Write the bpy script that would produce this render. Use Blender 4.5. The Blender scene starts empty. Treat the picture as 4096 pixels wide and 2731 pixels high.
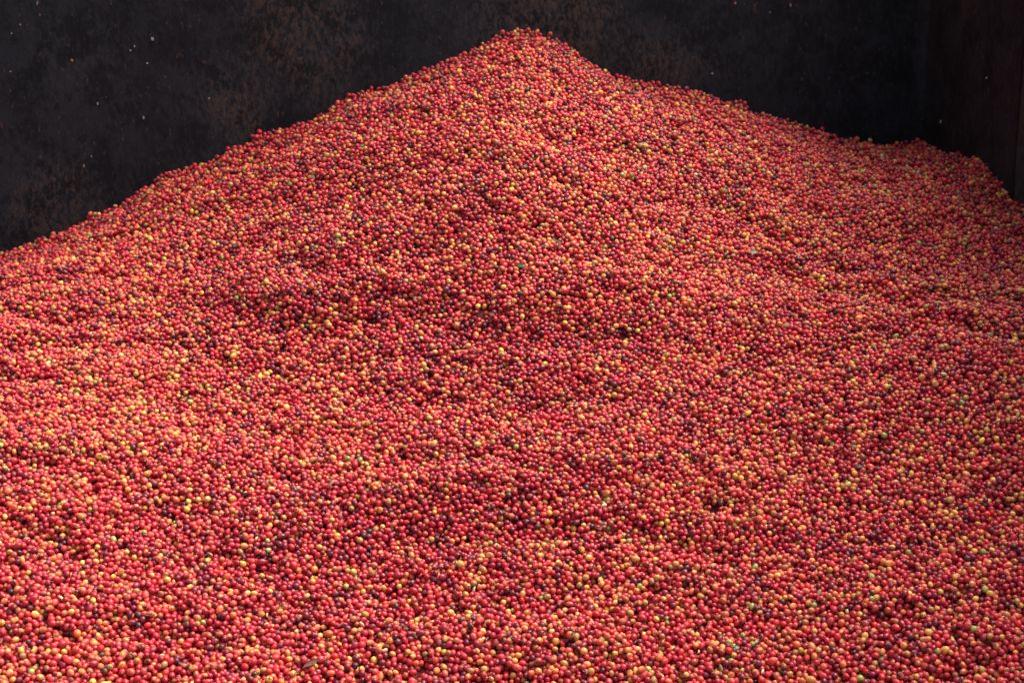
import bpy, math, random, time
import numpy as np

T0 = time.time()
SEED = 7
rng = np.random.default_rng(SEED)
random.seed(SEED)

# ------------------------------------------------------------------ camera
W, HH = 4096.0, 2731.0
FOCAL = 60.0                      # mm on a 36 mm sensor
F = FOCAL / 36.0 * W
PITCH = math.radians(15.0)
CAM_Z = 2.4
scene = bpy.context.scene
col = scene.collection

cam_data = bpy.data.cameras.new('camera')
cam = bpy.data.objects.new('camera', cam_data)
col.objects.link(cam)
cam.location = (0, 0, CAM_Z)
cam.rotation_euler = (math.pi / 2 - PITCH, 0, 0)
cam_data.lens = FOCAL
cam_data.sensor_width = 36.0
cam_data.clip_start = 0.05
cam_data.clip_end = 2000.0
cam_data.dof.use_dof = True
cam_data.dof.focus_distance = 3.5
cam_data.dof.aperture_fstop = 6.3
scene.camera = cam

# ------------------------------------------------------------------ light
SUN_ELEV, SUN_AZ = math.radians(59), math.radians(68)   # azimuth clockwise from +Y
world = bpy.data.worlds.new('World')
scene.world = world
world.use_nodes = True
wn, wl = world.node_tree.nodes, world.node_tree.links
sky = wn.new('ShaderNodeTexSky')
sky.sky_type = 'NISHITA'
sky.sun_disc = False
sky.sun_elevation = SUN_ELEV
sky.sun_rotation = SUN_AZ
sky.air_density = 0.45
sky.dust_density = 9.0
sky.ozone_density = 0.2
wl.new(sky.outputs[0], wn['Background'].inputs[0])
wn['Background'].inputs[1].default_value = 0.115

sun_d = bpy.data.lights.new('sun', 'SUN')
sun_d.energy = 1.5
sun_d.angle = math.radians(58)
sun_d.color = (1.0, 0.965, 0.93)
sun = bpy.data.objects.new('sun', sun_d)
col.objects.link(sun)
sun.location = (-3, -4, 9)
sun.rotation_euler = (math.pi / 2 - SUN_ELEV, 0, math.pi - SUN_AZ)

scene.view_settings.view_transform = 'Standard'
scene.view_settings.look = 'None'
scene.view_settings.exposure = 1.36
scene.view_settings.gamma = 1.0
scene.view_settings.use_curve_mapping = False
scene.cycles.max_bounces = 5
scene.cycles.diffuse_bounces = 2
scene.cycles.glossy_bounces = 2
scene.cycles.use_denoising = True

# ------------------------------------------------------------------ projection helpers
cP, sP = math.cos(PITCH), math.sin(PITCH)

def ray(px, py):
    xc = (px - W / 2) / F
    yc = (HH / 2 - py) / F
    return np.array([xc, cP + yc * sP, -sP + yc * cP])

def project(p):
    d = p - np.array([0, 0, CAM_Z])
    depth = d[..., 1] * cP - d[..., 2] * sP
    xc = d[..., 0] / depth
    yc = (d[..., 1] * sP + d[..., 2] * cP) / depth
    return W / 2 + xc * F, HH / 2 - yc * F, depth

# ------------------------------------------------------------------ the bin's ground plan
PHI = math.radians(12.0)
U = np.array([math.cos(PHI), math.sin(PHI)])        # along the back wall, to the right
V = np.array([math.sin(PHI), -math.cos(PHI)])       # out of the back wall, towards the front
P0 = np.array([0.0234, 5.0])

def hit_wall(px, py, point, normal):
    d = ray(px, py)
    t = np.dot(point, normal) / np.dot(d[:2], normal)
    return np.array([d[0] * t, d[1] * t, CAM_Z + d[2] * t])

CORNER = hit_wall(3700, 420, P0, V)[:2]
SIDE_END = hit_wall(4062, 815, CORNER, U)           # where the first side panel stops
END_T = float(np.dot(SIDE_END[:2] - CORNER, V))
STEP = 0.035                                        # the next panel is set back by this much

def to_uv(x, y):
    dx, dy = x - CORNER[0], y - CORNER[1]
    return dx * U[0] + dy * U[1], dx * V[0] + dy * V[1]

def from_uv(u, v):
    return CORNER[0] + u * U[0] + v * V[0], CORNER[1] + u * U[1] + v * V[1]

# ------------------------------------------------------------------ heap surface
SIL = [(0, 993), (174, 932), (366, 853), (522, 766), (697, 662), (871, 613), (949, 566), (1080, 510), (1219, 474),
       (1297, 427), (1393, 369), (1498, 340), (1637, 287), (1811, 218), (1916, 168), (2020, 117), (2100, 108), (2229, 152),
       (2351, 228), (2508, 298), (2630, 328), (2786, 352), (2961, 404), (3135, 464), (3257, 508), (3396, 543), (3553, 560),
       (3675, 540)]
SIDE = [(3727, 566), (3831, 601), (3927, 632), (3988, 684), (4062, 790)]
ctrl = [hit_wall(x, y + 8, P0, V) for x, y in SIL]
ctrl.append(hit_wall(-420, 1150, P0, V))
ctrl.append(hit_wall(-900, 1320, P0, V))
ctrl += [hit_wall(x, y + 8, CORNER, U) for x, y in SIDE]
for x, y, d in [(2048, 420, 4.66), (2048, 800, 4.36), (2048, 1365, 4.06), (2048, 2000, 3.68), (2048, 2731, 3.32), (2048, 3150, 3.14),
                (0, 1365, 4.30), (0, 2000, 3.74), (0, 2731, 3.30), (-700, 2000, 3.75), (-700, 2900, 3.25), (-700, 1450, 4.25),
                (4096, 1365, 4.06), (4096, 2000, 3.70), (4096, 2731, 3.34), (4800, 1500, 4.0), (4800, 2200, 3.6), (4800, 2900, 3.27),
                (1000, 1200, 4.33), (3000, 1000, 4.45), (1000, 3150, 3.13), (3300, 3150, 3.15)]:
    r = ray(x, y)
    r = r / np.linalg.norm(r)
    ctrl.append(np.array([0, 0, CAM_Z]) + r * d)
ctrl = np.array(ctrl)

def tps(a, b):
    d2 = ((a[:, None, :] - b[None, :, :]) ** 2).sum(-1)
    return 0.5 * d2 * np.log(d2 + 1e-12)

n = len(ctrl)
is_edge = np.arange(n) < len(SIL) + 2 + len(SIDE)
A = np.zeros((n + 3, n + 3))
A[:n, :n] = tps(ctrl[:, :2], ctrl[:, :2]) + np.diag(np.where(is_edge, 1e-5, 2e-3))
A[:n, n] = 1
A[:n, n + 1:] = ctrl[:, :2]
A[n:, :n] = A[:n, n:].T
sol = np.linalg.solve(A, np.concatenate([ctrl[:, 2], np.zeros(3)]))

def base_h(x, y):
    q = np.stack([x, y], -1)
    return tps(q, ctrl[:, :2]) @ sol[:n] + sol[n] + q @ sol[n + 1:]

def ground_at(px, py):
    """the point of the smooth heap that a pixel looks at"""
    r = ray(px, py)
    ts = np.linspace(2.2, 6.0, 400)
    z = CAM_Z + r[2] * ts
    h = base_h(r[0] * ts, r[1] * ts)
    k = np.argmax(z < h) if (z < h).any() else len(ts) - 1
    return np.array([r[0] * ts[k], r[1] * ts[k]])

def value_noise(x, y, cell, seed):
    g = np.random.default_rng(seed).uniform(-1, 1, (256, 256))
    fx, fy = x / cell + 71.3, y / cell + 53.7
    ix, iy = np.floor(fx).astype(int), np.floor(fy).astype(int)
    tx, ty = fx - ix, fy - iy
    tx, ty = tx * tx * (3 - 2 * tx), ty * ty * (3 - 2 * ty)
    a, b = g[ix % 256, iy % 256], g[(ix + 1) % 256, iy % 256]
    c, d = g[ix % 256, (iy + 1) % 256], g[(ix + 1) % 256, (iy + 1) % 256]
    return (a * (1 - tx) + b * tx) * (1 - ty) + (c * (1 - tx) + d * tx) * ty

# slips: each has a crest with a flatter shelf above it and a steeper face below
# (pixel x, y of the crest, lean of the crest line, half width across in m, height in m)
SLIPS = [(1330, 1215, -0.05, 0.46, 0.036), (2430, 1235, 0.10, 0.30, 0.034), (3680, 930, 0.10, 0.36, 0.030), (3450, 1640, 0.05, 0.42, 0.030),
         (330, 1840, 0.05, 0.34, 0.034), (1980, 1970, 0.20, 0.32, 0.036), (900, 2110, 0.12, 0.36, 0.030), (2120, 2640, 0.0, 0.40, 0.028),
         (430, 2450, 0.10, 0.30, 0.026), (2100, 820, 0.05, 0.30, 0.022), (1330, 640, 0.05, 0.26, 0.018), (2900, 1990, -0.05, 0.28, 0.026),
         (3500, 2440, 0.0, 0.34, 0.022), (350, 1200, -0.10, 0.30, 0.018), (2980, 640, -0.10, 0.26, 0.014)]
SLIP_XY = [(ground_at(m[0], m[1]), m[2], m[3], m[4]) for m in SLIPS]

def heap_h(x, y):
    h = base_h(x, y)
    u, v = to_uv(x, y)
    fade = np.clip(v / 0.25, 0, 1) * np.clip(-u / 0.25, 0, 1)
    b = np.zeros_like(h)
    for (c, lean, sx, a) in SLIP_XY:
        dx = x - c[0]
        sy = y - (c[1] + lean * dx + 0.05 * value_noise(x, x * 0 + c[1] * 9, 0.16, 31))
        wide = np.where(sy > 0, 0.20, 0.085)
        b += 1.45 * a * np.exp(-(dx / sx) ** 2 - (np.sqrt(sy * sy + 0.00012) - 0.011) / wide)
    # small slumps: a run of low waves, flat on top and steep below
    ph = (y + 0.10 * value_noise(x, y, 0.34, 41) + 0.05 * value_noise(x, y, 0.15, 42) + 0.12 * x) / 0.21
    t = ph - np.floor(ph)
    saw = np.where(t < 0.34, np.sin(t / 0.34 * math.pi / 2) ** 1.3, np.cos((t - 0.34) / 0.66 * math.pi / 2) ** 1.2)
    b += 0.021 * saw * np.clip(0.55 + 0.75 * value_noise(x, y, 0.27, 43), 0, 1)
    b += 0.006 * value_noise(x * 0.8 + y * 0.35, y * 1.7 - x * 0.3, 0.26, 11) + 0.005 * value_noise(x * 0.8 + y * 0.3, y * 1.6 - x * 0.3, 0.12, 12)
    return h + b * fade + 0.0035 * value_noise(x, y, 0.05, 13)

# ------------------------------------------------------------------ generic builders
def mesh_obj(name, verts, faces, mat=None, parent=None, smooth=False):
    me = bpy.data.meshes.new(name)
    me.from_pydata([tuple(map(float, v)) for v in verts], [], [tuple(map(int, f)) for f in faces])
    me.update()
    if smooth:
        me.polygons.foreach_set('use_smooth', [True] * len(me.polygons))
    if mat:
        me.materials.append(mat)
    o = bpy.data.objects.new(name, me)
    col.objects.link(o)
    if parent:
        o.parent = parent
    return o

def empty(name, loc=(0, 0, 0)):
    o = bpy.data.objects.new(name, None)
    o.location = loc
    o.empty_display_size = 0.1
    col.objects.link(o)
    return o

def tag(o, label=None, cat=None, group=None, kind=None):
    if label: o['label'] = label
    if cat: o['category'] = cat
    if group: o['group'] = group
    if kind: o['kind'] = kind
    return o

class Nodes:
    def __init__(self, mat):
        mat.use_nodes = True
        self.t = mat.node_tree
        self.bsdf = self.t.nodes['Principled BSDF']
    def new(self, kind, **kw):
        nd = self.t.nodes.new(kind)
        for k, v in kw.items():
            setattr(nd, k, v)
        return nd
    def link(self, a, b):
        self.t.links.new(a, b)
    def mix(self, fac, a, b, blend='MIX'):
        m = self.new('ShaderNodeMix', data_type='RGBA', blend_type=blend)
        for sock, val in ((m.inputs[0], fac), (m.inputs[6], a), (m.inputs[7], b)):
            if isinstance(val, bpy.types.NodeSocket):
                self.link(val, sock)
            elif isinstance(val, (int, float)):
                sock.default_value = val
            else:
                sock.default_value = (*val[:3], 1)
        return m.outputs[2]
    def ramp(self, src, lo, hi):
        m = self.new('ShaderNodeMapRange', interpolation_type='SMOOTHSTEP')
        m.inputs[1].default_value, m.inputs[2].default_value = lo, hi
        self.link(src, m.inputs[0])
        return m.outputs[0]
    def noise(self, vec, scale, detail=4, rough=0.6, dist=0.0):
        nz = self.new('ShaderNodeTexNoise')
        nz.inputs['Scale'].default_value = scale
        nz.inputs['Detail'].default_value = detail
        nz.inputs['Roughness'].default_value = rough
        nz.inputs['Distortion'].default_value = dist
        self.link(vec, nz.inputs['Vector'])
        return nz.outputs[0]
    def mul(self, a, b, op='MULTIPLY'):
        m = self.new('ShaderNodeMath', operation=op)
        for sock, val in ((m.inputs[0], a), (m.inputs[1], b)):
            if isinstance(val, bpy.types.NodeSocket):
                self.link(val, sock)
            else:
                sock.default_value = val
        return m.outputs[0]

# ------------------------------------------------------------------ materials
def steel_material(name='blackened_steel', dark=(0.0012, 0.0018, 0.0038), light=(0.0075, 0.0090, 0.0132)):
    m = bpy.data.materials.new(name)
    N = Nodes(m)
    co = N.new('ShaderNodeTexCoord').outputs['Object']
    streak = N.new('ShaderNodeMapping')
    streak.inputs['Scale'].default_value = (1, 1, 0.55)
    N.link(co, streak.inputs[0])
    sv = streak.outputs[0]
    fine = N.noise(sv, 150, 4, 0.65)
    mid = N.noise(sv, 78, 6, 0.75)
    cloud = N.noise(co, 9.0, 5, 0.6, 0.3)
    big = N.noise(co, 2.2, 4, 0.55, 0.5)
    grime = N.mix(N.ramp(N.mul(N.mul(mid, 0.6), N.mul(cloud, 0.4), 'ADD'), 0.42, 0.60), dark, light)
    # corrosion sits in a few worn areas, where the base colour is also paler
    worn = None
    for (wx, wy, wr) in ((1300, 120, 0.34), (2150, 60, 0.42), (200, 820, 0.36), (2700, 260, 0.30), (900, 420, 0.26), (300, 250, 0.26)):
        q = hit_wall(wx, wy, P0, V)
        dn = N.new('ShaderNodeVectorMath', operation='DISTANCE')
        N.link(co, dn.inputs[0])
        dn.inputs[1].default_value = (float(q[0]), float(q[1]), float(q[2]))
        w = N.ramp(N.mul(dn.outputs['Value'], N.mul(N.mul(cloud, 0.5), 0.25, 'SUBTRACT'), 'ADD'), wr, 0.0)
        worn = w if worn is None else N.mul(worn, w, 'MAXIMUM')
    pale_base = N.mul(N.ramp(N.mul(N.mul(mid, 0.5), N.mul(cloud, 0.5), 'ADD'), 0.42, 0.60), N.mul(N.mul(worn, 0.6), 0.25, 'ADD'))
    grime = N.mix(pale_base, grime, (0.0215, 0.0245, 0.0315))
    rust_zone = N.ramp(N.mul(N.mul(N.mul(big, 0.55), N.mul(cloud, 0.45), 'ADD'), N.mul(worn, 0.16), 'ADD'), 0.56, 0.70)
    rust_spot = N.ramp(mid, 0.46, 0.60)
    rust = N.mul(rust_zone, rust_spot)
    specks = N.mul(N.ramp(N.noise(sv, 95, 2, 0.5), 0.66, 0.74), 0.75)
    rust = N.mul(N.mul(rust, 0.75), specks, 'MAXIMUM')
    rcol = N.mix(N.ramp(fine, 0.3, 0.7), (0.024, 0.015, 0.011), (0.095, 0.050, 0.030))
    c = N.mix(rust, grime, rcol)
    # pale scratches and dried drips
    drip = N.mul(N.ramp(N.noise(sv, 120, 2, 0.5), 0.69, 0.78), 0.5)
    c = N.mix(drip, c, (0.06, 0.058, 0.055))
    N.link(c, N.bsdf.inputs['Base Color'])
    rg = N.new('ShaderNodeMapRange')
    rg.inputs[3].default_value, rg.inputs[4].default_value = 0.55, 0.85
    N.link(mid, rg.inputs[0])
    N.link(rg.outputs[0], N.bsdf.inputs['Roughness'])
    N.bsdf.inputs['Specular IOR Level'].default_value = 0.22
    bp = N.new('ShaderNodeBump')
    bp.inputs['Strength'].default_value = 0.5
    bp.inputs['Distance'].default_value = 0.004
    N.link(N.mul(N.mul(mid, fine, 'ADD'), N.mul(rust, 1.5), 'ADD'), bp.inputs['Height'])
    N.link(bp.outputs[0], N.bsdf.inputs['Normal'])
    return m

def cherry_material():
    m = bpy.data.materials.new('cherry_skin')
    N = Nodes(m)
    def attr(name):
        return N.new('ShaderNodeAttribute', attribute_type='INSTANCER', attribute_name=name)
    t1, t2, sd = attr('tint').outputs['Color'], attr('blush').outputs['Color'], attr('variety').outputs['Fac']
    gen = N.new('ShaderNodeTexCoord').outputs['Generated']
    off = N.new('ShaderNodeVectorMath', operation='ADD')
    N.link(gen, off.inputs[0])
    N.link(N.mul(sd, 57.0), off.inputs[1])
    nz = N.noise(off.outputs[0], 1.3, 2, 0.5)
    sep = N.new('ShaderNodeSeparateXYZ')
    N.link(gen, sep.inputs[0])
    side = N.mul(N.mul(sep.outputs[2], 0.35), nz, 'ADD')
    c = N.mix(N.ramp(side, 0.42, 0.88), t1, t2)
    # small brown disc at the flower end
    dx = N.mul(sep.outputs[0], 0.5, 'SUBTRACT')
    dy = N.mul(sep.outputs[1], 0.5, 'SUBTRACT')
    rr = N.mul(N.mul(N.mul(dx, dx), N.mul(dy, dy), 'ADD'), 0.5, 'POWER')
    disc = N.mul(N.mul(N.ramp(rr, 0.13, 0.09), N.ramp(sep.outputs[2], 0.55, 0.7)), 0.8)
    c = N.mix(disc, c, (0.075, 0.045, 0.03))
    fleck = N.ramp(N.noise(off.outputs[0], 9, 3, 0.6), 0.66, 0.74)
    c = N.mix(N.mul(fleck, 0.35), c, (0.16, 0.07, 0.035))
    N.link(c, N.bsdf.inputs['Base Color'])
    dull = N.new('ShaderNodeMapRange')
    dull.inputs[3].default_value, dull.inputs[4].default_value = 0.27, 0.52
    frac = N.new('ShaderNodeMath', operation='FRACT')
    N.link(N.mul(sd, 13.7), frac.inputs[0])
    N.link(frac.outputs[0], dull.inputs[0])
    N.link(dull.outputs[0], N.bsdf.inputs['Roughness'])
    N.bsdf.inputs['Specular IOR Level'].default_value = 0.46
    return m

def plain_material(name, a, b, scale=60, rough=0.6, bump=0.2):
    m = bpy.data.materials.new(name)
    N = Nodes(m)
    co = N.new('ShaderNodeTexCoord').outputs['Object']
    nz = N.noise(co, scale, 4, 0.6)
    N.link(N.mix(N.ramp(nz, 0.35, 0.65), a, b), N.bsdf.inputs['Base Color'])
    N.bsdf.inputs['Roughness'].default_value = rough
    bp = N.new('ShaderNodeBump')
    bp.inputs['Strength'].default_value = bump
    bp.inputs['Distance'].default_value = 0.002
    N.link(nz, bp.inputs['Height'])
    N.link(bp.outputs[0], N.bsdf.inputs['Normal'])
    return m

STEEL = steel_material()
SIDE_STEEL = steel_material('bounce_tinted_steel', (0.0070, 0.0062, 0.0060), (0.0200, 0.0165, 0.0150))  # brown lift paints the red bounce off the cherries into the base colour
CHERRY = cherry_material()
STALK = plain_material('dry_stalk', (0.32, 0.27, 0.10), (0.15, 0.12, 0.05), 400, 0.7)
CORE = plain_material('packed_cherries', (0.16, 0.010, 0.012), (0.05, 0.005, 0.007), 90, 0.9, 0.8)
WELD = plain_material('weld_bead', (0.013, 0.014, 0.018), (0.03, 0.03, 0.034), 90, 0.5, 0.5)
NEAR_BLACK = plain_material('near_black', (0.0030, 0.0028, 0.0030), (0.0055, 0.0048, 0.0046), 40, 0.75)  # even near-black tone for the set-back side panel
EDGE = plain_material('worn_edge', (0.050, 0.034, 0.026), (0.020, 0.016, 0.014), 40, 0.6)
CONCRETE = plain_material('yard_concrete', (0.28, 0.27, 0.25), (0.20, 0.19, 0.18), 3, 0.85)
LEAF_GREEN = plain_material('green_leaf', (0.045, 0.11, 0.05), (0.08, 0.15, 0.07), 120, 0.45)
LEAF_BROWN = plain_material('dry_leaf', (0.20, 0.10, 0.055), (0.12, 0.055, 0.03), 120, 0.7)
LEAF_DARK = plain_material('rotten_leaf', (0.045, 0.018, 0.016), (0.025, 0.012, 0.012), 120, 0.6)
BEAN = plain_material('parchment_bean', (0.62, 0.52, 0.28), (0.50, 0.40, 0.20), 200, 0.5)
FLAKE_PALE = plain_material('pale_flake', (0.36, 0.32, 0.27), (0.18, 0.15, 0.13), 200, 0.7)
FLAKE_RUST = plain_material('rust_flake', (0.34, 0.19, 0.10), (0.16, 0.08, 0.05), 200, 0.8)

# ------------------------------------------------------------------ ground and bin
g = mesh_obj('ground', [(-900, -900, 0), (900, -900, 0), (900, 900, 0), (-900, 900, 0)], [(0, 1, 2, 3)], CONCRETE)
tag(g, kind='structure')

TOP, SIDE_TOP, BOT = CAM_Z + 0.22, CAM_Z + 0.22, 0.12
def slab(name, u0, v0, u1, v1, z0, z1, thick_u, thick_v, mat, parent):
    """an upright plate from (u0,v0) to (u1,v1), thickened away from the inside"""
    a, b = np.array([u0, v0]), np.array([u1, v1])
    off = np.array([thick_u, thick_v])
    ring = [a, b, b + off, a + off]
    vs = []
    for z in (z0, z1):
        for p in ring:
            x, y = from_uv(*p)
            vs.append((x, y, z))
    fs = [(0, 1, 5, 4), (1, 2, 6, 5), (2, 3, 7, 6), (3, 0, 4, 7), (4, 5, 6, 7), (3, 2, 1, 0)]
    return mesh_obj(name, vs, fs, mat, parent)

def dented_sheet(name, p, q, z0, z1, thick, mat, parent, amp=0.006, seed=3):
    """an upright steel sheet, very slightly buckled, with a back face"""
    nu, nz_ = 60, 30
    p, q = np.array(p), np.array(q)
    t = (q - p) / np.linalg.norm(q - p)
    nrm = np.array([-t[1], t[0]])
    L = np.linalg.norm(q - p)
    vs, fs = [], []
    for side in (0, 1):
        for j in range(nz_ + 1):
            for i in range(nu + 1):
                s, z = i / nu, z0 + (z1 - z0) * j / nz_
                d = amp * float(value_noise(np.array(s * L), np.array(z), 0.55, seed)) * math.sin(math.pi * s)
                xy = p + t * L * s + nrm * (d - side * thick)
                x, y = from_uv(*xy)
                vs.append((x, y, z))
    S = (nu + 1) * (nz_ + 1)
    for j in range(nz_):
        for i in range(nu):
            a = j * (nu + 1) + i
            fs.append((a, a + 1, a + nu + 2, a + nu + 1))
            fs.append((S + a, S + a + nu + 1, S + a + nu + 2, S + a + 1))
    for j in range(nz_):
        for i in (0, nu):
            a = j * (nu + 1) + i
            b = a + nu + 1
            fs.append((a, b, S + b, S + a) if i else (a, S + a, S + b, b))
    for i in range(nu):
        for j in (0, nz_):
            a = j * (nu + 1) + i
            fs.append((a, S + a, S + a + 1, a + 1) if j == 0 else (a, a + 1, S + a + 1, S + a))
    return mesh_obj(name, vs, fs, mat, parent, True)

bx, by = from_uv(-1.5, 0.0)
steel_bin = empty('steel_bin', (0, 0, 0))
tag(steel_bin, 'tall black rust-speckled steel bin walls rising behind the heap of cherries', 'bin')
# inside faces: back wall on v = 0, first side panel on u = 0, second side panel set back
dented_sheet('back_wall', (-3.6, 0.0), (0.0, 0.0), BOT, TOP, -0.006, STEEL, steel_bin, 0.007, 3)
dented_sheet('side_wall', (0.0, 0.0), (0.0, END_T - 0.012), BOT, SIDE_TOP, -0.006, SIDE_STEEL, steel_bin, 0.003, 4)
tag(slab('edge_strip', 0.0, END_T - 0.012, 0.0, END_T, BOT, SIDE_TOP - 0.003, STEP + 0.004, 0.0, EDGE, steel_bin), 'narrow brownish worn edge of the side wall')
dented_sheet('side_panel', (STEP, END_T + 0.0005), (STEP, 2.9), BOT, SIDE_TOP - 0.006, -0.006, NEAR_BLACK, steel_bin, 0.004, 5)
# weld bead running down the corner
vs, fs = [], []
segs, ringn = 120, 6
for j in range(segs + 1):
    z = BOT + (TOP - 0.01 - BOT) * j / segs
    r_ = 0.0045 + 0.0012 * math.sin(j * 2.1) + 0.0006 * random.random()
    for i in range(ringn):
        a = 2 * math.pi * i / ringn
        x, y = from_uv(-0.002 + r_ * math.cos(a), 0.002 + r_ * math.sin(a))
        vs.append((x, y, z))
for j in range(segs):
    for i in range(ringn):
        a, b = j * ringn + i, j * ringn + (i + 1) % ringn
        fs.append((a, b, b + ringn, a + ringn))
tag(mesh_obj('weld_seam', vs, fs, WELD, steel_bin, True), 'thin weld bead down the inside corner')
fx = [from_uv(-3.6, 0.0), from_uv(0.0, 0.0), from_uv(0.0, 2.9), from_uv(-3.6, 2.9)]
mesh_obj('floor_plate', [(x, y, 0.10) for x, y in fx] + [(x, y, 0.04) for x, y in fx],
         [(3, 2, 1, 0), (4, 5, 6, 7), (0, 1, 5, 4), (1, 2, 6, 5), (2, 3, 7, 6), (3, 0, 4, 7)], STEEL, steel_bin)

# ------------------------------------------------------------------ settle the cherries
R_MEAN = 0.00612
SLAB = 0.024
margin_l, margin_r, margin_b = -560, 4640, 3080

gx, gy = np.meshgrid(np.arange(-2.2, 2.3, 0.01), np.arange(2.4, 5.6, 0.01), indexing='ij')
GX0, GY0, GS = -2.2, 2.4, 0.01
GH = heap_h(gx.ravel(), gy.ravel()).reshape(gx.shape)
GNX, GNY = np.gradient(GH, GS)

def grid_at(Gd, x, y):
    fx_, fy_ = np.clip((x - GX0) / GS, 0, Gd.shape[0] - 1.001), np.clip((y - GY0) / GS, 0, Gd.shape[1] - 1.001)
    i, j = fx_.astype(int), fy_.astype(int)
    a, b = fx_ - i, fy_ - j
    return (Gd[i, j] * (1 - a) + Gd[i + 1, j] * a) * (1 - b) + (Gd[i, j + 1] * (1 - a) + Gd[i + 1, j + 1] * a) * b

def in_domain(x, y, z):
    u, v = to_uv(x, y)
    px, py, dep = project(np.stack([x, y, z], -1))
    lim = np.where(v > END_T, STEP, 0.0)
    return (v > 0.004) & (u < lim - 0.004) & (px > margin_l) & (px < margin_r) & (py < margin_b)

dens = 0.60 / (4 / 3 * math.pi * R_MEAN ** 3 * 1.06)
cellarea = 4.5 * 3.2
ncand = int(cellarea * SLAB * 1.15 * dens)
x = rng.uniform(-2.2, 2.3, ncand); y = rng.uniform(2.4, 5.6, ncand)
h = grid_at(GH, x, y)
keep = in_domain(x, y, h)
x, y, h = x[keep], y[keep], h[keep]
N_ = len(x)
z = h - 0.004 - rng.uniform(0, SLAB * 1.15, N_)
rad = np.clip(rng.normal(R_MEAN, 0.00062, N_), 0.0042, 0.0080)
small = rng.random(N_) < 0.04
rad[small] *= rng.uniform(0.68, 0.88, small.sum())
pos = np.stack([x, y, z], -1)

def find_pairs(pos, rad, slack):
    cell = 0.0172
    q = np.floor((pos - pos.min(0)) / cell).astype(np.int64) + 1
    dims = q.max(0) + 2
    key = (q[:, 0] * dims[1] + q[:, 1]) * dims[2] + q[:, 2]
    order = np.argsort(key, kind='stable')
    sk = key[order]
    idx = np.arange(len(key))
    I, J = [], []
    offs = [(0, 0, 0)] + [(a, b, c) for a in (-1, 0, 1) for b in (-1, 0, 1) for c in (-1, 0, 1) if (a, b, c) > (0, 0, 0)]
    for (a, b, c) in offs:
        tk = sk + (a * dims[1] + b) * dims[2] + c
        lo = np.searchsorted(sk, tk, 'left')
        hi = np.searchsorted(sk, tk, 'right')
        if (a, b, c) == (0, 0, 0):
            lo = idx + 1
        cnt = np.maximum(hi - lo, 0)
        tot = cnt.sum()
        if tot == 0:
            continue
        src = np.repeat(idx, cnt)
        start = np.repeat(lo - np.concatenate([[0], np.cumsum(cnt)[:-1]]), cnt)
        dst = start + np.arange(tot)
        i, j = order[src], order[dst]
        d = pos[i] - pos[j]
        ok = (d * d).sum(1) < ((rad[i] + rad[j]) * slack) ** 2
        I.append(i[ok]); J.append(j[ok])
    return np.concatenate(I), np.concatenate(J)

ITERS = 56
for it in range(ITERS):
    if it % 8 == 0:
        I, J = find_pairs(pos, rad, 1.28)
    if it < ITERS - 10:
        nx, ny = -grid_at(GNX, pos[:, 0], pos[:, 1]), -grid_at(GNY, pos[:, 0], pos[:, 1])
        pull = 0.00022 if it < 36 else 0.00012
        ln = np.sqrt(nx * nx + ny * ny + 1)
        pos[:, 0] -= pull * nx / ln; pos[:, 1] -= pull * ny / ln; pos[:, 2] -= pull / ln
    d = pos[I] - pos[J]
    L = np.sqrt((d * d).sum(1)) + 1e-9
    ov = (rad[I] + rad[J]) * 0.985 - L
    hit = ov > 0
    i, j = I[hit], J[hit]
    push = d[hit] * (ov[hit] / L[hit] * 0.5 * 0.75)[:, None]
    for k in range(3):
        pos[:, k] += np.bincount(i, push[:, k], N_) - np.bincount(j, push[:, k], N_)
    hh = grid_at(GH, pos[:, 0], pos[:, 1])
    pos[:, 2] = np.clip(pos[:, 2], hh - SLAB - 0.004, hh + 0.010)
    u, v = to_uv(pos[:, 0], pos[:, 1])
    lim = np.where(v > END_T + rad, STEP, 0.0)
    du = np.maximum(u - (lim - rad - 0.003), 0)
    dv = np.maximum(rad + 0.008 - v, 0)
    pos[:, 0] += -du * U[0] + dv * V[0]
    pos[:, 1] += -du * U[1] + dv * V[1]
print('settled', N_, 'cherries, pairs', len(I), 'in', round(time.time() - T0, 1))

# ------------------------------------------------------------------ colours
PAL = [  # name, share, linear colour, blush colour
    ('crimson', 0.41, (0.42, 0.016, 0.031), (0.30, 0.009, 0.021)),
    ('scarlet', 0.22, (0.54, 0.030, 0.030), (0.43, 0.016, 0.027)),
    ('coral', 0.110, (0.60, 0.092, 0.062), (0.55, 0.046, 0.038)),
    ('orange', 0.055, (0.60, 0.190, 0.055), (0.54, 0.085, 0.042)),
    ('bronze', 0.065, (0.36, 0.115, 0.045), (0.40, 0.050, 0.034)),
    ('yellow', 0.030, (0.68, 0.420, 0.075), (0.62, 0.240, 0.055)),
    ('olive', 0.038, (0.39, 0.250, 0.060), (0.42, 0.120, 0.048)),
    ('green', 0.0035, (0.24, 0.280, 0.055), (0.34, 0.320, 0.065)),
    ('maroon', 0.090, (0.215, 0.012, 0.028), (0.130, 0.010, 0.024)),
    ('black', 0.009, (0.034, 0.019, 0.020), (0.080, 0.018, 0.022)),
]
names = [p[0] for p in PAL]
share = np.array([p[1] for p in PAL]); share = share / share.sum()
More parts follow.
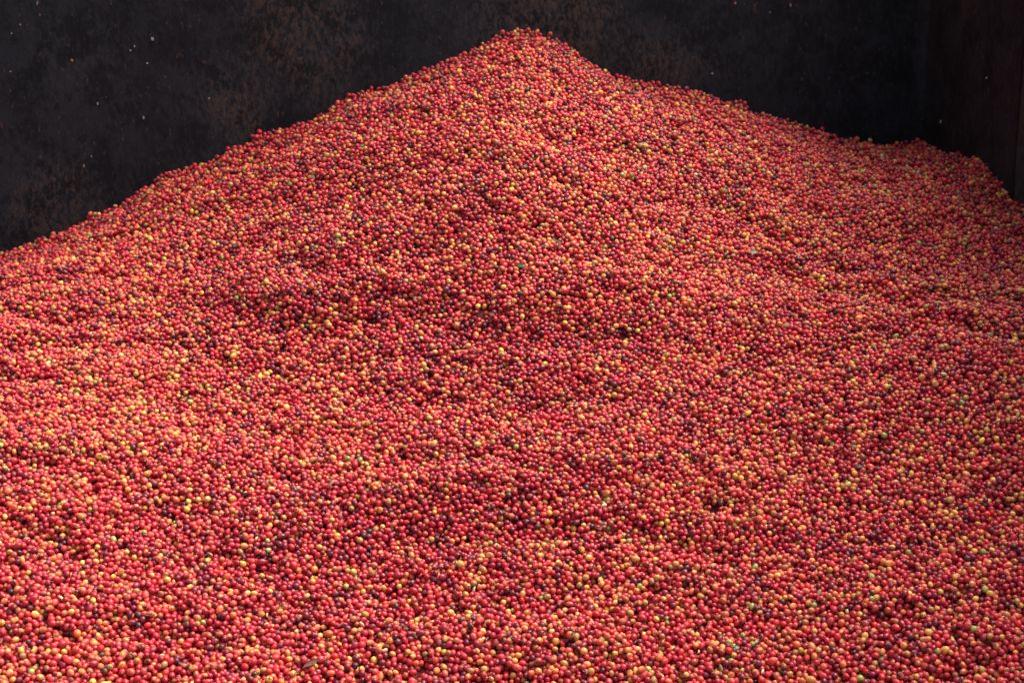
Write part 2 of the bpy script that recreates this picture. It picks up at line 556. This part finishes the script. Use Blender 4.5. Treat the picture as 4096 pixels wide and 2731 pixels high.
PATCH = [(450, 1600, 420, 0.75), (2150, 450, 480, 0.35), (2950, 1950, 340, 0.6), (2250, 2480, 380, 0.45), (2050, 1050, 330, 0.35), (2750, 1050, 260, 0.45),
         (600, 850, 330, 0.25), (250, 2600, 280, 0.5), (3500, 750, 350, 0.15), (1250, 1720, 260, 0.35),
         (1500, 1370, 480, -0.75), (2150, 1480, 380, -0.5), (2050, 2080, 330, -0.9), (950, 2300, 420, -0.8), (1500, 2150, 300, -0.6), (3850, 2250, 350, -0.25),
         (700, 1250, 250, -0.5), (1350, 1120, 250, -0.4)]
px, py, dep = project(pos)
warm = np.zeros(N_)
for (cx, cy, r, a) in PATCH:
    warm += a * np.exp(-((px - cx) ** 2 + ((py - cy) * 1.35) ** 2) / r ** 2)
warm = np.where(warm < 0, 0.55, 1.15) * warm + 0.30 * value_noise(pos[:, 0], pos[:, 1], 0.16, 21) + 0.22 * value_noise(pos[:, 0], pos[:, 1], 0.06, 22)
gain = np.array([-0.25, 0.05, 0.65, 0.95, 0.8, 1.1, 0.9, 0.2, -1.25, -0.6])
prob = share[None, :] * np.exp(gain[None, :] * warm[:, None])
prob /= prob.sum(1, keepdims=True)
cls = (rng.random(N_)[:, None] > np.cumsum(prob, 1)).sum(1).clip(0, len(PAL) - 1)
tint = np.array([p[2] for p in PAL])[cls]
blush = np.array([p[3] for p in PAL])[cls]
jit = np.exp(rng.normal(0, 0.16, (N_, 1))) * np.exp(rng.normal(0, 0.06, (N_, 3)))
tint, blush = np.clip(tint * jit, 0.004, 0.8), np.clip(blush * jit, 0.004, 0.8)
# some ripe fruit keeps a yellow shoulder, some turning fruit is half red
sh = (rng.random(N_) < 0.14) & (cls < 3)
blush[sh] = np.array([0.62, 0.30, 0.06]) * jit[sh]
sh = (rng.random(N_) < 0.10) & (cls < 3)
blush[sh] = np.array([0.06, 0.014, 0.02]) * jit[sh]
sh = (rng.random(N_) < 0.35) & np.isin(cls, (3, 5, 6))
blush[sh] = np.array([0.55, 0.05, 0.035]) * jit[sh]
variety = rng.random(N_)
variant = rng.choice(4, N_, p=[0.42, 0.34, 0.17, 0.07])
variant[cls == 9] = np.where(rng.random((cls == 9).sum()) < 0.6, 3, 0)
has_stalk = rng.random(N_) < 0.085
variant[rng.random(N_) < 0.003] = 4
rot = np.stack([rng.uniform(0, 2 * math.pi, N_), np.arccos(rng.uniform(-1, 1, N_)), rng.uniform(0, 2 * math.pi, N_)], -1)
scl = rad[:, None] * np.stack([rng.uniform(0.90, 1.02, N_), rng.uniform(0.92, 1.02, N_), rng.uniform(1.0, 1.18, N_)], -1)

# ------------------------------------------------------------------ cherry meshes (unit radius)
def cherry_mesh(name, seed, long=1.05, lobes=0.03, wrinkle=0.0, dent=0.0):
    r_ = random.Random(seed)
    ph = [r_.uniform(0, 6.28) for _ in range(8)]
    nu, nv = 18, 11
    vs = [(0, 0, -long * 0.985)]
    for j in range(1, nv):
        th = math.pi * j / nv
        for i in range(nu):
            a = 2 * math.pi * i / nu
            r0 = math.sin(th)
            zz = -math.cos(th) * long
            k = 1 + lobes * math.cos(2 * a + ph[0]) * r0
            k += wrinkle * (math.sin(5 * a + 3 * th + ph[1]) + 0.7 * math.sin(7 * a - 4 * th + ph[2]) + 0.5 * math.sin(3 * a + 6 * th + ph[3]))
            k -= dent * math.exp(-((a - 2.0) ** 2) / 0.35 - ((th - 1.5) ** 2) / 0.25)
            if j == nv - 1:
                k *= 1.06       # the rim of the flower disc
            vs.append((r0 * math.cos(a) * k, r0 * math.sin(a) * k, zz * (0.5 + 0.5 * k)))
    vs.append((0, 0, long * 0.93))
    fs = []
    for i in range(nu):
        fs.append((0, 1 + (i + 1) % nu, 1 + i))
    for j in range(nv - 2):
        for i in range(nu):
            a, b = 1 + j * nu + i, 1 + j * nu + (i + 1) % nu
            fs.append((a, b, b + nu, a + nu))
    top = len(vs) - 1
    s = 1 + (nv - 2) * nu
    for i in range(nu):
        fs.append((s + i, s + (i + 1) % nu, top))
    me = bpy.data.meshes.new(name)
    me.from_pydata(vs, [], fs)
    me.polygons.foreach_set('use_smooth', [True] * len(me.polygons))
    me.materials.append(CHERRY)
    me.update()
    return me

CH_MESH = [cherry_mesh('cherry_round', 1, 1.02, 0.025), cherry_mesh('cherry_oval', 2, 1.17, 0.045),
           cherry_mesh('cherry_dented', 3, 1.06, 0.05, 0.008, 0.16), cherry_mesh('cherry_shrivelled', 4, 1.0, 0.05, 0.045, 0.12)]

def tube_mesh(name, pts, radii, mat, sides=5):
    vs, fs = [], []
    for k, (p, r_) in enumerate(zip(pts, radii)):
        for i in range(sides):
            a = 2 * math.pi * i / sides
            vs.append((p[0] + r_ * math.cos(a), p[1] + r_ * math.sin(a), p[2]))
    for k in range(len(pts) - 1):
        for i in range(sides):
            a, b = k * sides + i, k * sides + (i + 1) % sides
            fs.append((a, b, b + sides, a + sides))
    fs.append(tuple(range(sides))[::-1])
    fs.append(tuple(range((len(pts) - 1) * sides, len(pts) * sides)))
    me = bpy.data.meshes.new(name)
    me.from_pydata(vs, [], fs)
    me.materials.append(mat)
    me.update()
    return me

STALK_MESH = tube_mesh('stalk', [(0, 0, -0.90), (0.03, 0, -1.15), (0.10, 0.03, -1.40), (0.22, 0.05, -1.62), (0.24, 0.05, -1.72)],
                       [0.13, 0.085, 0.075, 0.10, 0.14], STALK)

def bean_mesh():
    """half-ellipsoid coffee bean with a crease down its flat side"""
    nu, nv = 14, 8
    vs, fs = [(0, 0, -1.05)], []
    for j in range(1, nv):
        th = math.pi * j / nv
        for i in range(nu):
            a = 2 * math.pi * i / nu
            x_, y_ = 0.72 * math.sin(th) * math.cos(a), 0.62 * math.sin(th) * math.sin(a)
            if y_ < 0:
                y_ *= 0.25
                y_ += 0.14 * math.exp(-(x_ / 0.13) ** 2) * math.sin(th)
            vs.append((x_, y_, -1.05 * math.cos(th)))
    vs.append((0, 0, 1.05))
    for i in range(nu):
        fs.append((0, 1 + (i + 1) % nu, 1 + i))
    for j in range(nv - 2):
        for i in range(nu):
            a, b = 1 + j * nu + i, 1 + j * nu + (i + 1) % nu
            fs.append((a, b, b + nu, a + nu))
    s = 1 + (nv - 2) * nu
    for i in range(nu):
        fs.append((s + i, s + (i + 1) % nu, len(vs) - 1))
    me = bpy.data.meshes.new('bean')
    me.from_pydata(vs, [], fs)
    me.polygons.foreach_set('use_smooth', [True] * len(me.polygons))
    me.materials.append(BEAN)
    me.update()
    return me

# ------------------------------------------------------------------ which cherries show largest: a small visibility buffer
def visible_pixels():
    S = 0.5
    bw, bh = int(W * S), int(HH * S)
    zb = np.full((bh, bw), 1e9)
    ib = np.full((bh, bw), -1, np.int64)
    p_x, p_y, dp = project(pos)
    pr = rad * F / dp * S
    near = (p_x > -40) & (p_x < W + 40) & (p_y > HH - 330) & (p_y < HH + 40)
    ids = np.nonzero(near)[0]
    ids = ids[np.argsort(-dp[ids])]
    for k in ids:                               # painter's order, far to near
        cx_, cy_, r_ = p_x[k] * S, p_y[k] * S, pr[k]
        x0, x1 = max(int(cx_ - r_), 0), min(int(cx_ + r_) + 2, bw)
        y0, y1 = max(int(cy_ - r_), 0), min(int(cy_ + r_) + 2, bh)
        if x0 >= x1 or y0 >= y1:
            continue
        yy, xx = np.ogrid[y0:y1, x0:x1]
        m = (xx - cx_) ** 2 + (yy - cy_) ** 2 < r_ * r_
        ib[y0:y1, x0:x1][m] = k
    cnt = np.bincount(ib[ib >= 0], minlength=N_)
    full = math.pi * pr ** 2
    return cnt, cnt / full

px, py, dep = project(pos)
vis, frac = visible_pixels()
cand = np.nonzero((vis > 40) & (variant < 4) & (frac > 0.5) & (py < HH - 10) & (px > 12) & (px < W - 12))[0]
cand = cand[np.argsort(-py[cand])][:290]
chosen = np.zeros(N_, bool)
chosen[cand] = True

ONES = ['', 'first', 'second', 'third', 'fourth', 'fifth', 'sixth', 'seventh', 'eighth', 'ninth', 'tenth', 'eleventh', 'twelfth', 'thirteenth',
        'fourteenth', 'fifteenth', 'sixteenth', 'seventeenth', 'eighteenth', 'nineteenth']
TENS = ['', '', 'twent', 'thirt', 'fort', 'fift', 'sixt', 'sevent', 'eight', 'ninet']
def ordinal(k):
    if k < 20: return ONES[k]
    t, o = divmod(k, 10)
    return TENS[t] + ('ieth' if o == 0 else 'y-' + ONES[o])
LOOK = {'crimson': 'crimson', 'scarlet': 'bright red', 'coral': 'coral pink', 'orange': 'orange', 'bronze': 'brownish orange', 'yellow': 'yellow',
        'olive': 'olive yellow', 'green': 'green', 'maroon': 'dark maroon', 'black': 'blackened'}
GROUP = 'coffee cherries along the bottom edge of the heap'
by_cls = {}
for k in sorted(cand, key=lambda k: px[k]):
    by_cls.setdefault(int(cls[k]), []).append(int(k))
cherry_objs = []
for c, ks in by_cls.items():
    for i, k in enumerate(ks):
        left = i + 1 <= (len(ks) + 1) // 2
        nth = i + 1 if left else len(ks) - i
        what = LOOK[names[c]] + ' coffee cherry'
        if nth == 1:
            lab = ('leftmost ' if left else 'rightmost ') + what + ' along the bottom edge of the heap'
        else:
            lab = '%s %s from the %s along the bottom edge of the heap' % (ordinal(nth), what, 'left' if left else 'right')
        if len(ks) == 1:
            lab = 'only ' + what + ' along the bottom edge of the heap'
        o = bpy.data.objects.new('coffee_cherry', CH_MESH[variant[k]])
        o.location = pos[k]; o.rotation_euler = rot[k]; o.scale = scl[k]
        o['tint'] = [float(v_) for v_ in tint[k]]; o['blush'] = [float(v_) for v_ in blush[k]]; o['variety'] = float(variety[k])
        col.objects.link(o)
        tag(o, lab, 'cherry', GROUP)
        if has_stalk[k]:
            s_ = bpy.data.objects.new('stalk', STALK_MESH)
            col.objects.link(s_)
            s_.parent = o
        cherry_objs.append(o)

# ------------------------------------------------------------------ the rest of the cherries: one mass
def proto(name, me):
    o = bpy.data.objects.new(name, me)
    return o
rest = ~chosen
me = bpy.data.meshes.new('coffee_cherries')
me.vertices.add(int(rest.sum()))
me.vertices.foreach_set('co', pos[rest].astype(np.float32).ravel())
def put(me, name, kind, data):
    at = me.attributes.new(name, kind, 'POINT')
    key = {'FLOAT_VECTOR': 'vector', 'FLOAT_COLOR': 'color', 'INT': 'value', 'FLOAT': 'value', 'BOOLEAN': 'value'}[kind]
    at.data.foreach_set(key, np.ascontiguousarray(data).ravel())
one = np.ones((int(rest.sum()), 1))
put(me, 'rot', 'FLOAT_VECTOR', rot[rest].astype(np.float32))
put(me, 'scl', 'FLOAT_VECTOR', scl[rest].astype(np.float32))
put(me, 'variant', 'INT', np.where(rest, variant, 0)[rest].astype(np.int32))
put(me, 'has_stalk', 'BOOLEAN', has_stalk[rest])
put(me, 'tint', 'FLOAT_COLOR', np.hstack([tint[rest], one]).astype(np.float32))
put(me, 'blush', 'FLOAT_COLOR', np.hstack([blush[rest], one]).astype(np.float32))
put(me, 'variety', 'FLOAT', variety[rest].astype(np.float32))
me.update()
mass = bpy.data.objects.new('coffee_cherries', me)
col.objects.link(mass)
tag(mass, 'great sloping heap of red, orange and yellow coffee cherries', 'cherries', None, 'stuff')

def instancer(obj, protos, with_stalk=None):
    ng = bpy.data.node_groups.new(obj.name + '_scatter', 'GeometryNodeTree')
    ng.interface.new_socket('Geometry', in_out='INPUT', socket_type='NodeSocketGeometry')
    ng.interface.new_socket('Geometry', in_out='OUTPUT', socket_type='NodeSocketGeometry')
    nd = ng.nodes
    gi, go = nd.new('NodeGroupInput'), nd.new('NodeGroupOutput')
    join = nd.new('GeometryNodeJoinGeometry')
    def named(name, dt):
        a = nd.new('GeometryNodeInputNamedAttribute')
        a.data_type = dt
        a.inputs['Name'].default_value = name
        return a.outputs['Attribute']
    e2r = nd.new('FunctionNodeEulerToRotation')
    ng.links.new(named('rot', 'FLOAT_VECTOR'), e2r.inputs[0])
    sc = named('scl', 'FLOAT_VECTOR')
    var = named('variant', 'INT')
    def add(ob, sel):
        oi = nd.new('GeometryNodeObjectInfo')
        oi.transform_space = 'ORIGINAL'
        oi.inputs['Object'].default_value = ob
        oi.inputs['As Instance'].default_value = True
        ip = nd.new('GeometryNodeInstanceOnPoints')
        ng.links.new(gi.outputs[0], ip.inputs['Points'])
        ng.links.new(oi.outputs['Geometry'], ip.inputs['Instance'])
        ng.links.new(sel, ip.inputs['Selection'])
        ng.links.new(e2r.outputs[0], ip.inputs['Rotation'])
        ng.links.new(sc, ip.inputs['Scale'])
        ng.links.new(ip.outputs[0], join.inputs[0])
    for k, p in enumerate(protos):
        cmp_ = nd.new('FunctionNodeCompare')
        cmp_.data_type = 'INT'
        cmp_.operation = 'EQUAL'
        ng.links.new(var, cmp_.inputs['A'] if False else cmp_.inputs[2])
        cmp_.inputs[3].default_value = k
        add(p, cmp_.outputs[0])
    if with_stalk:
        add(with_stalk, named('has_stalk', 'BOOLEAN'))
    ng.links.new(join.outputs[0], go.inputs[0])
    md = obj.modifiers.new('scatter', 'NODES')
    md.node_group = ng

BEAN_MESH = bean_mesh()
instancer(mass, [proto('cherry_form', m_) for m_ in CH_MESH + [BEAN_MESH]], proto('stalk_form', STALK_MESH))

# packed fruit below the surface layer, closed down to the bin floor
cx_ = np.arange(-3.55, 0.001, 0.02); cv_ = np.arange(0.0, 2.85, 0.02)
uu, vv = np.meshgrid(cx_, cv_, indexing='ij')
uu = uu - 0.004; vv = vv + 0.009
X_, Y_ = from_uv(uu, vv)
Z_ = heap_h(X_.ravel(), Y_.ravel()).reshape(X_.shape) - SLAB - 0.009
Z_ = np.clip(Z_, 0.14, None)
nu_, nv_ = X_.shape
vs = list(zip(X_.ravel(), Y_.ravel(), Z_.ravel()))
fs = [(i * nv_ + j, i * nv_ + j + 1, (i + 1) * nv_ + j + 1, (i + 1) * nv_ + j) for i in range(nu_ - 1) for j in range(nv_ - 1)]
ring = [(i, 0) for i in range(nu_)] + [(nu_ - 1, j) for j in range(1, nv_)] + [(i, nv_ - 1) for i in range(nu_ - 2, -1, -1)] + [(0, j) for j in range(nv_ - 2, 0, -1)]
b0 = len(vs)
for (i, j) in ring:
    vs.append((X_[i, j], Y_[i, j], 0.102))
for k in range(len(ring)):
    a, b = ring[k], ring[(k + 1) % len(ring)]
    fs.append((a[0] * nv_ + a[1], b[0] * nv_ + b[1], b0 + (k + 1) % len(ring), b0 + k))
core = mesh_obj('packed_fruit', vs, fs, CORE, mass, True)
tag(core, 'dark packed fruit under the surface layer', None, None, 'stuff')
# ------------------------------------------------------------------ loose things lying on the heap
order_ = np.argsort(pos[:, 0])
sorted_x = pos[order_, 0]
def near_ids(x_, y_, r_):
    a, b = np.searchsorted(sorted_x, [x_ - r_, x_ + r_])
    ids = order_[a:b]
    return ids[np.abs(pos[ids, 1] - y_) < r_]

def drop_height(x_, y_, r_):
    """height at which a ball of radius r comes to rest on the settled cherries"""
    ids = near_ids(x_, y_, r_ + 0.009)
    d2 = (pos[ids, 0] - x_) ** 2 + (pos[ids, 1] - y_) ** 2
    R2 = (rad[ids] + r_) ** 2
    ok = d2 < R2
    return float((pos[ids, 2][ok] + np.sqrt(R2[ok] - d2[ok])).max()) if ok.any() else float(heap_h(np.array([x_]), np.array([y_]))[0])

def surface_at(px_, py_):
    """where a pixel's line of sight meets the settled fruit"""
    r_ = ray(px_, py_)
    ts = np.linspace(2.6, 5.6, 900)
    X, Y, Zr = r_[0] * ts, r_[1] * ts, CAM_Z + r_[2] * ts
    hh_ = grid_at(GH, X, Y) + 0.002
    k = int(np.argmax(Zr < hh_))
    nx, ny = -grid_at(GNX, X[k:k + 1], Y[k:k + 1])[0], -grid_at(GNY, X[k:k + 1], Y[k:k + 1])[0]
    nn = np.array([nx, ny, 1.0])
    return X[k], Y[k], nn / np.linalg.norm(nn)

def loose_cherry(px_, py_, r_, form, t_, b_, label, stalk=False, rot_=(0.4, 0.3, 0.0), out=0.024):
    p = hit_wall(px_, py_, P0 + V * out, V)
    zz = drop_height(p[0], p[1], r_)
    o = bpy.data.objects.new('coffee_cherry', CH_MESH[form])
    o.location = (p[0], p[1], zz - 0.0006); o.rotation_euler = rot_; o.scale = (r_, r_, r_)
    o['tint'] = list(t_); o['blush'] = list(b_); o['variety'] = random.random()
    col.objects.link(o)
    tag(o, label, 'cherry')
    if stalk:
        s_ = bpy.data.objects.new('stalk', STALK_MESH)
        col.objects.link(s_)
        s_.parent = o
    return o

loose_cherry(2010, 118, 0.0070, 0, (0.36, 0.12, 0.04), (0.42, 0.06, 0.04), 'brownish orange coffee cherry perched left of the topmost one on the peak')
loose_cherry(2112, 108, 0.0069, 1, (0.50, 0.03, 0.045), (0.45, 0.022, 0.04), 'red coffee cherry standing highest on the peak of the heap')
loose_cherry(2200, 148, 0.0073, 0, (0.30, 0.028, 0.03), (0.36, 0.06, 0.035), 'large dull red coffee cherry perched just right of the peak')
loose_cherry(2634, 318, 0.0070, 0, (0.50, 0.03, 0.045), (0.42, 0.022, 0.04), 'lone red coffee cherry perched against the wall halfway down the ridge right of the peak')
loose_cherry(2978, 400, 0.0073, 1, (0.46, 0.026, 0.04), (0.40, 0.02, 0.035), 'red coffee cherry bulging above the ridge against the darkest stretch of wall')
loose_cherry(3481, 545, 0.0066, 1, (0.52, 0.30, 0.07), (0.50, 0.20, 0.06), 'yellow coffee cherry with upright stalk on the ridge near the bin corner', True, (math.pi, 0.1, 0.0))
loose_cherry(3672, 534, 0.0072, 0, (0.55, 0.11, 0.06), (0.5, 0.05, 0.04), 'orange red coffee cherry topping the small bump at the bin corner')

def leaf(px_, py_, length, width, mat, label, yaw, tilt=(0.0, 0.0), name='fallen_leaf', torn=False):
    x_, y_, nn = surface_at(px_, py_)
    length, width = length * 1.25, width * 1.3
    nl, nw = 10, 4
    vs, fs = [], []
    rl = random.Random(int(px_ * 7 + py_))
    for side in (0, 1):
        for i in range(nl + 1):
            t = i / nl
            wd = width * (math.sin(math.pi * min(t * 0.97 + 0.03, 1)) ** 0.75 if not torn else (0.75 + 0.25 * math.sin(9 * t)) * (1 if t < 0.8 else 1.0 - (t - 0.8) * 3.2))
            wd = max(wd, 0.0004)
            for j in range(nw + 1):
                q = j / nw * 2 - 1
                zz = -0.0012 * (1 - q * q) + 0.10 * length * math.sin(math.pi * t) * 0.6 + 0.03 * length * math.sin(5 * t + 2 * q + px_) - side * 0.00035
                vs.append((length * (t - 0.5), wd * 0.5 * q * (1 + (0.10 * rl.uniform(-1, 1) if torn else 0)), zz))
    S_ = (nl + 1) * (nw + 1)
    for i in range(nl):
        for j in range(nw):
            a = i * (nw + 1) + j
            fs.append((a, a + nw + 1, a + nw + 2, a + 1))
            fs.append((S_ + a, S_ + a + 1, S_ + a + nw + 2, S_ + a + nw + 1))
    for i in range(nl):
        for j in (0, nw):
            a = i * (nw + 1) + j
            fs.append((a, S_ + a, S_ + a + nw + 1, a + nw + 1))
    o = mesh_obj(name, vs, fs, mat, None, True)
    import mathutils
    ids = near_ids(x_, y_, length * 0.35)
    base = np.array([x_, y_, float(grid_at(GH, np.array([x_]), np.array([y_]))[0])])
    lift = float(((pos[ids] - base) @ nn + rad[ids]).max()) + 0.0002 if len(ids) else 0.0
    # lie on the fruit: move along the slope normal to the highest cherry under the leaf
    p = base + nn * lift
    q = mathutils.Vector(nn).to_track_quat('Z', 'Y') @ mathutils.Euler((tilt[0], tilt[1], yaw)).to_quaternion()
    o.location = p
    o.rotation_mode = 'QUATERNION'
    o.rotation_quaternion = q
    # a midrib is part of the leaf
    vsr, fsr = [], []
    for i in range(nl + 1):
        t = -0.06 + 1.02 * i / nl
        zz = -0.0012 + 0.10 * length * math.sin(math.pi * max(min(t, 1), 0)) * 0.6 + 0.03 * length * math.sin(5 * t + px_)
        for (dy, dz) in ((-0.0004, 0.0001), (0.0, 0.0006), (0.0004, 0.0001), (0.0, -0.0006)):
            vsr.append((length * (t - 0.5), dy, zz + dz))
    for i in range(nl):
        for k in range(4):
            a, b = i * 4 + k, i * 4 + (k + 1) % 4
            fsr.append((a, b, b + 4, a + 4))
    mesh_obj('midrib', vsr, fsr, STALK, o)
    tag(o, label, 'leaf')
    return o

leaf(3013, 1010, 0.0195, 0.0115, LEAF_GREEN, 'grey-green oval leaf lying on the slope below the right-hand ridge', 0.0)
leaf(2084, 1054, 0.021, 0.0085, LEAF_GREEN, 'narrow dark green leaf lying a third of the way down below the peak', -0.2)
leaf(1999, 1366, 0.0105, 0.0100, LEAF_GREEN, 'small square scrap of blue-green leaf near the middle of the heap', 0.9, (0.25, 0.0), 'leaf_scrap', True)
leaf(1246, 2650, 0.027, 0.0095, LEAF_BROWN, 'dry brown pointed leaf curling up near the bottom of the heap', 0.45, (0.3, -0.3))
leaf(2228, 962, 0.020, 0.010, LEAF_BROWN, 'crumpled brown leaf among cherries above the narrow green leaf', -0.8, (0.3, 0.2), 'fallen_leaf', True)
leaf(3437, 1858, 0.018, 0.010, LEAF_DARK, 'blackish rotten leaf in the lower right part of the heap', 0.2, (0.3, 0.0))
leaf(2946, 2580, 0.0125, 0.0075, LEAF_GREEN, 'small bright green leaf near the bottom, left of the other green scrap', 0.5, (0.2, 0.1))
leaf(3527, 2618, 0.0105, 0.0050, LEAF_GREEN, 'thin green leaf scrap near the bottom right of the heap', 0.9, (0.4, 0.0), 'leaf_scrap')
leaf(1022, 2180, 0.0120, 0.0045, LEAF_GREEN, 'slim upright green leaf sliver in the lower left of the heap', 1.4, (0.2, 0.5), 'leaf_scrap')
leaf(2202, 206, 0.0100, 0.0055, LEAF_GREEN, 'green leaf scrap just below and right of the peak', 0.6, (0.2, 0.1), 'leaf_scrap')
leaf(2330, 1490, 0.013, 0.0085, LEAF_DARK, 'dark curled husk leaf right of the middle of the heap', 0.9, (0.5, 0.2), 'leaf_scrap', True)

def lone_bean(px_, py_, r_, rot_, label):
    x_, y_, nn = surface_at(px_, py_)
    zz = drop_height(x_, y_, r_ * 0.6)
    o = bpy.data.objects.new('coffee_bean', BEAN_MESH)
    o.location = (x_, y_, zz); o.rotation_euler = rot_; o.scale = (r_, r_, r_)
    col.objects.link(o)
    tag(o, label, 'bean')
lone_bean(3962, 1327, 0.0072, (0.3, 1.45, 0.5), 'bare pale yellow coffee bean lying on the heap near the right edge')

# pale flecks and rust scabs stuck to the black walls
def fleck(px_, py_, w_, h_, mat, label, tilt=0.0, side=False):
    pt, nr = (CORNER, U) if side else (P0, V)
    p = hit_wall(px_, py_, pt, nr)
    dep_ = project(p[None])[2][0]
    w_, h_ = 0.8 * w_ * dep_ / F, 0.85 * h_ * dep_ / F
    out = -U if side else V
    t = V if side else U
    rl = random.Random(int(px_ + py_ * 3))
    k = 9
    ring_ = [(math.cos(2 * math.pi * i / k) * w_ / 2 * rl.uniform(0.7, 1.15), math.sin(2 * math.pi * i / k) * h_ / 2 * rl.uniform(0.7, 1.15)) for i in range(k)]
    ct, st = math.cos(tilt), math.sin(tilt)
    ring_ = [(a * ct - b * st, a * st + b * ct) for a, b in ring_]
    vs = []
    for lift, f_ in ((-0.006, 1.0), (0.0055, 1.0), (0.0085, 0.55)):
        for a, b in ring_:
            vs.append((t[0] * a * f_ + out[0] * lift, t[1] * a * f_ + out[1] * lift, b * f_))
    fs = [(l * k + i, l * k + (i + 1) % k, (l + 1) * k + (i + 1) % k, (l + 1) * k + i) for l in (0, 1) for i in range(k)]
    fs.append(tuple(range(2 * k, 3 * k)))
    o = mesh_obj('wall_fleck', vs, fs, mat)
    o.location = p
    tag(o, label, 'fleck', 'flecks stuck to the bin walls')

fleck(150, 12, 11, 34, FLAKE_RUST, 'long tan fleck stuck at the very top left of the wall', -0.25)
fleck(160, 60, 10, 14, FLAKE_RUST, 'small tan fleck just below the long one at the top left', -0.3)
fleck(82, 99, 13, 13, FLAKE_RUST, 'round tan fleck near the top left corner of the wall')
fleck(47, 133, 8, 13, FLAKE_PALE, 'pale fleck low of the round tan one in the top left corner')
fleck(43, 286, 12, 6, FLAKE_PALE, 'thin white fleck lying flat near the left edge of the wall')
fleck(610, 156, 17, 21, FLAKE_PALE, 'largest whitish fleck on the left half of the wall')
fleck(538, 185, 8, 12, FLAKE_PALE, 'small white fleck below and left of the largest whitish one')
fleck(522, 202, 12, 11, FLAKE_PALE, 'greyish fleck lowest of the three beside the largest whitish one')
fleck(588, 253, 11, 8, FLAKE_PALE, 'small pale wedge stuck on the wall under the largest whitish fleck')
fleck(288, 241, 16, 20, FLAKE_RUST, 'orange rust scab on the upper left of the wall', 0.4)
fleck(391, 414, 9, 17, FLAKE_PALE, 'dull pale upright fleck mid height on the left wall')
fleck(574, 470, 9, 19, FLAKE_PALE, 'bright upright fleck on the wall above the left slope')
fleck(336, 662, 8, 18, FLAKE_RUST, 'slim orange fleck low on the left wall near the slope')
fleck(366, 624, 6, 11, FLAKE_PALE, 'tiny white fleck above the slim orange one low on the wall')
fleck(836, 393, 8, 10, FLAKE_PALE, 'pale fleck on the wall right of the bright upright one')
fleck(2938, 14, 13, 15, FLAKE_RUST, 'round rusty fleck at the top of the wall right of the peak')
fleck(3160, 22, 12, 17, FLAKE_RUST, 'upright rusty fleck at the top, farther right of the round one')
fleck(3078, 50, 10, 8, FLAKE_RUST, 'small rusty fleck between and below the two at the top right')
fleck(2846, 294, 13, 10, FLAKE_PALE, 'grey fleck on the dark wall close above the right-hand ridge')
fleck(3771, 488, 12, 18, FLAKE_PALE, 'pale fleck on the side wall close above the heap', 0.3, True)
fleck(3953, 312, 7, 7, FLAKE_PALE, 'tiny pale dot on the side wall near its worn edge', 0.0, True)

# broken stalks and flower ends strewn over the fruit
def twig_mesh():
    vs, fs = [], []
    def limb(p, q, r0, r1):
        p, q = np.array(p, float), np.array(q, float)
        d = q - p
        a = np.cross(d, [0.3, 0.5, 0.8]); a /= np.linalg.norm(a)
        b = np.cross(d, a); b /= np.linalg.norm(b)
        s0 = len(vs)
        for c_, r_ in ((p, r0), (q, r1)):
            for i in range(5):
                t = 2 * math.pi * i / 5
                vs.append(tuple(c_ + r_ * (math.cos(t) * a + math.sin(t) * b)))
        for i in range(5):
            fs.append((s0 + i, s0 + (i + 1) % 5, s0 + 5 + (i + 1) % 5, s0 + 5 + i))
        fs.append(tuple(s0 + 5 + i for i in range(5)))
        fs.append(tuple(s0 + 4 - i for i in range(5)))
    limb((-0.9, 0, 0), (0.1, 0.05, 0.1), 0.13, 0.12)
    limb((0.1, 0.05, 0.1), (0.8, 0.35, 0.25), 0.13, 0.17)
    limb((0.0, 0.05, 0.1), (0.6, -0.45, 0.3), 0.12, 0.16)
    limb((-0.1, 0, 0.05), (0.15, 0.1, 0.75), 0.11, 0.16)
    me = bpy.data.meshes.new('stalk_bit')
    me.from_pydata(vs, [], fs)
    me.materials.append(STALK)
    me.update()
    return me
hh = grid_at(GH, pos[:, 0], pos[:, 1])
nrm = np.stack([-grid_at(GNX, pos[:, 0], pos[:, 1]), -grid_at(GNY, pos[:, 0], pos[:, 1]), np.ones(N_)], -1)
nrm /= np.linalg.norm(nrm, axis=1, keepdims=True)
topmost = np.nonzero(((pos[:, 2] - hh) > -0.004) & (to_uv(pos[:, 0], pos[:, 1])[1] > 0.06) & (to_uv(pos[:, 0], pos[:, 1])[0] < -0.05))[0]
pick = rng.choice(topmost, min(3600, len(topmost)), replace=False)
bp_ = pos[pick] + nrm[pick] * (rad[pick] * 0.55)[:, None] + rng.normal(0, 0.0045, (len(pick), 3)) * np.array([1, 1, 0.2])
me2 = bpy.data.meshes.new('stalk_bits')
me2.vertices.add(len(pick))
me2.vertices.foreach_set('co', bp_.astype(np.float32).ravel())
put(me2, 'rot', 'FLOAT_VECTOR', rng.uniform(-0.7, 0.7, (len(pick), 3)).astype(np.float32) + np.stack([np.zeros(len(pick)), np.zeros(len(pick)), rng.uniform(0, 6.28, len(pick))], -1).astype(np.float32))
put(me2, 'scl', 'FLOAT_VECTOR', np.repeat(rng.uniform(0.0042, 0.0080, (len(pick), 1)), 3, 1).astype(np.float32))
put(me2, 'variant', 'INT', np.zeros(len(pick), np.int32))
bits = bpy.data.objects.new('stalk_bits', me2)
col.objects.link(bits)
tag(bits, 'tiny broken stalks and flower ends strewn among the cherries', 'stalks', None, 'stuff')
instancer(bits, [proto('stalk_form', twig_mesh())])
print('script done in', round(time.time() - T0, 1), 'individuals', len(cherry_objs))
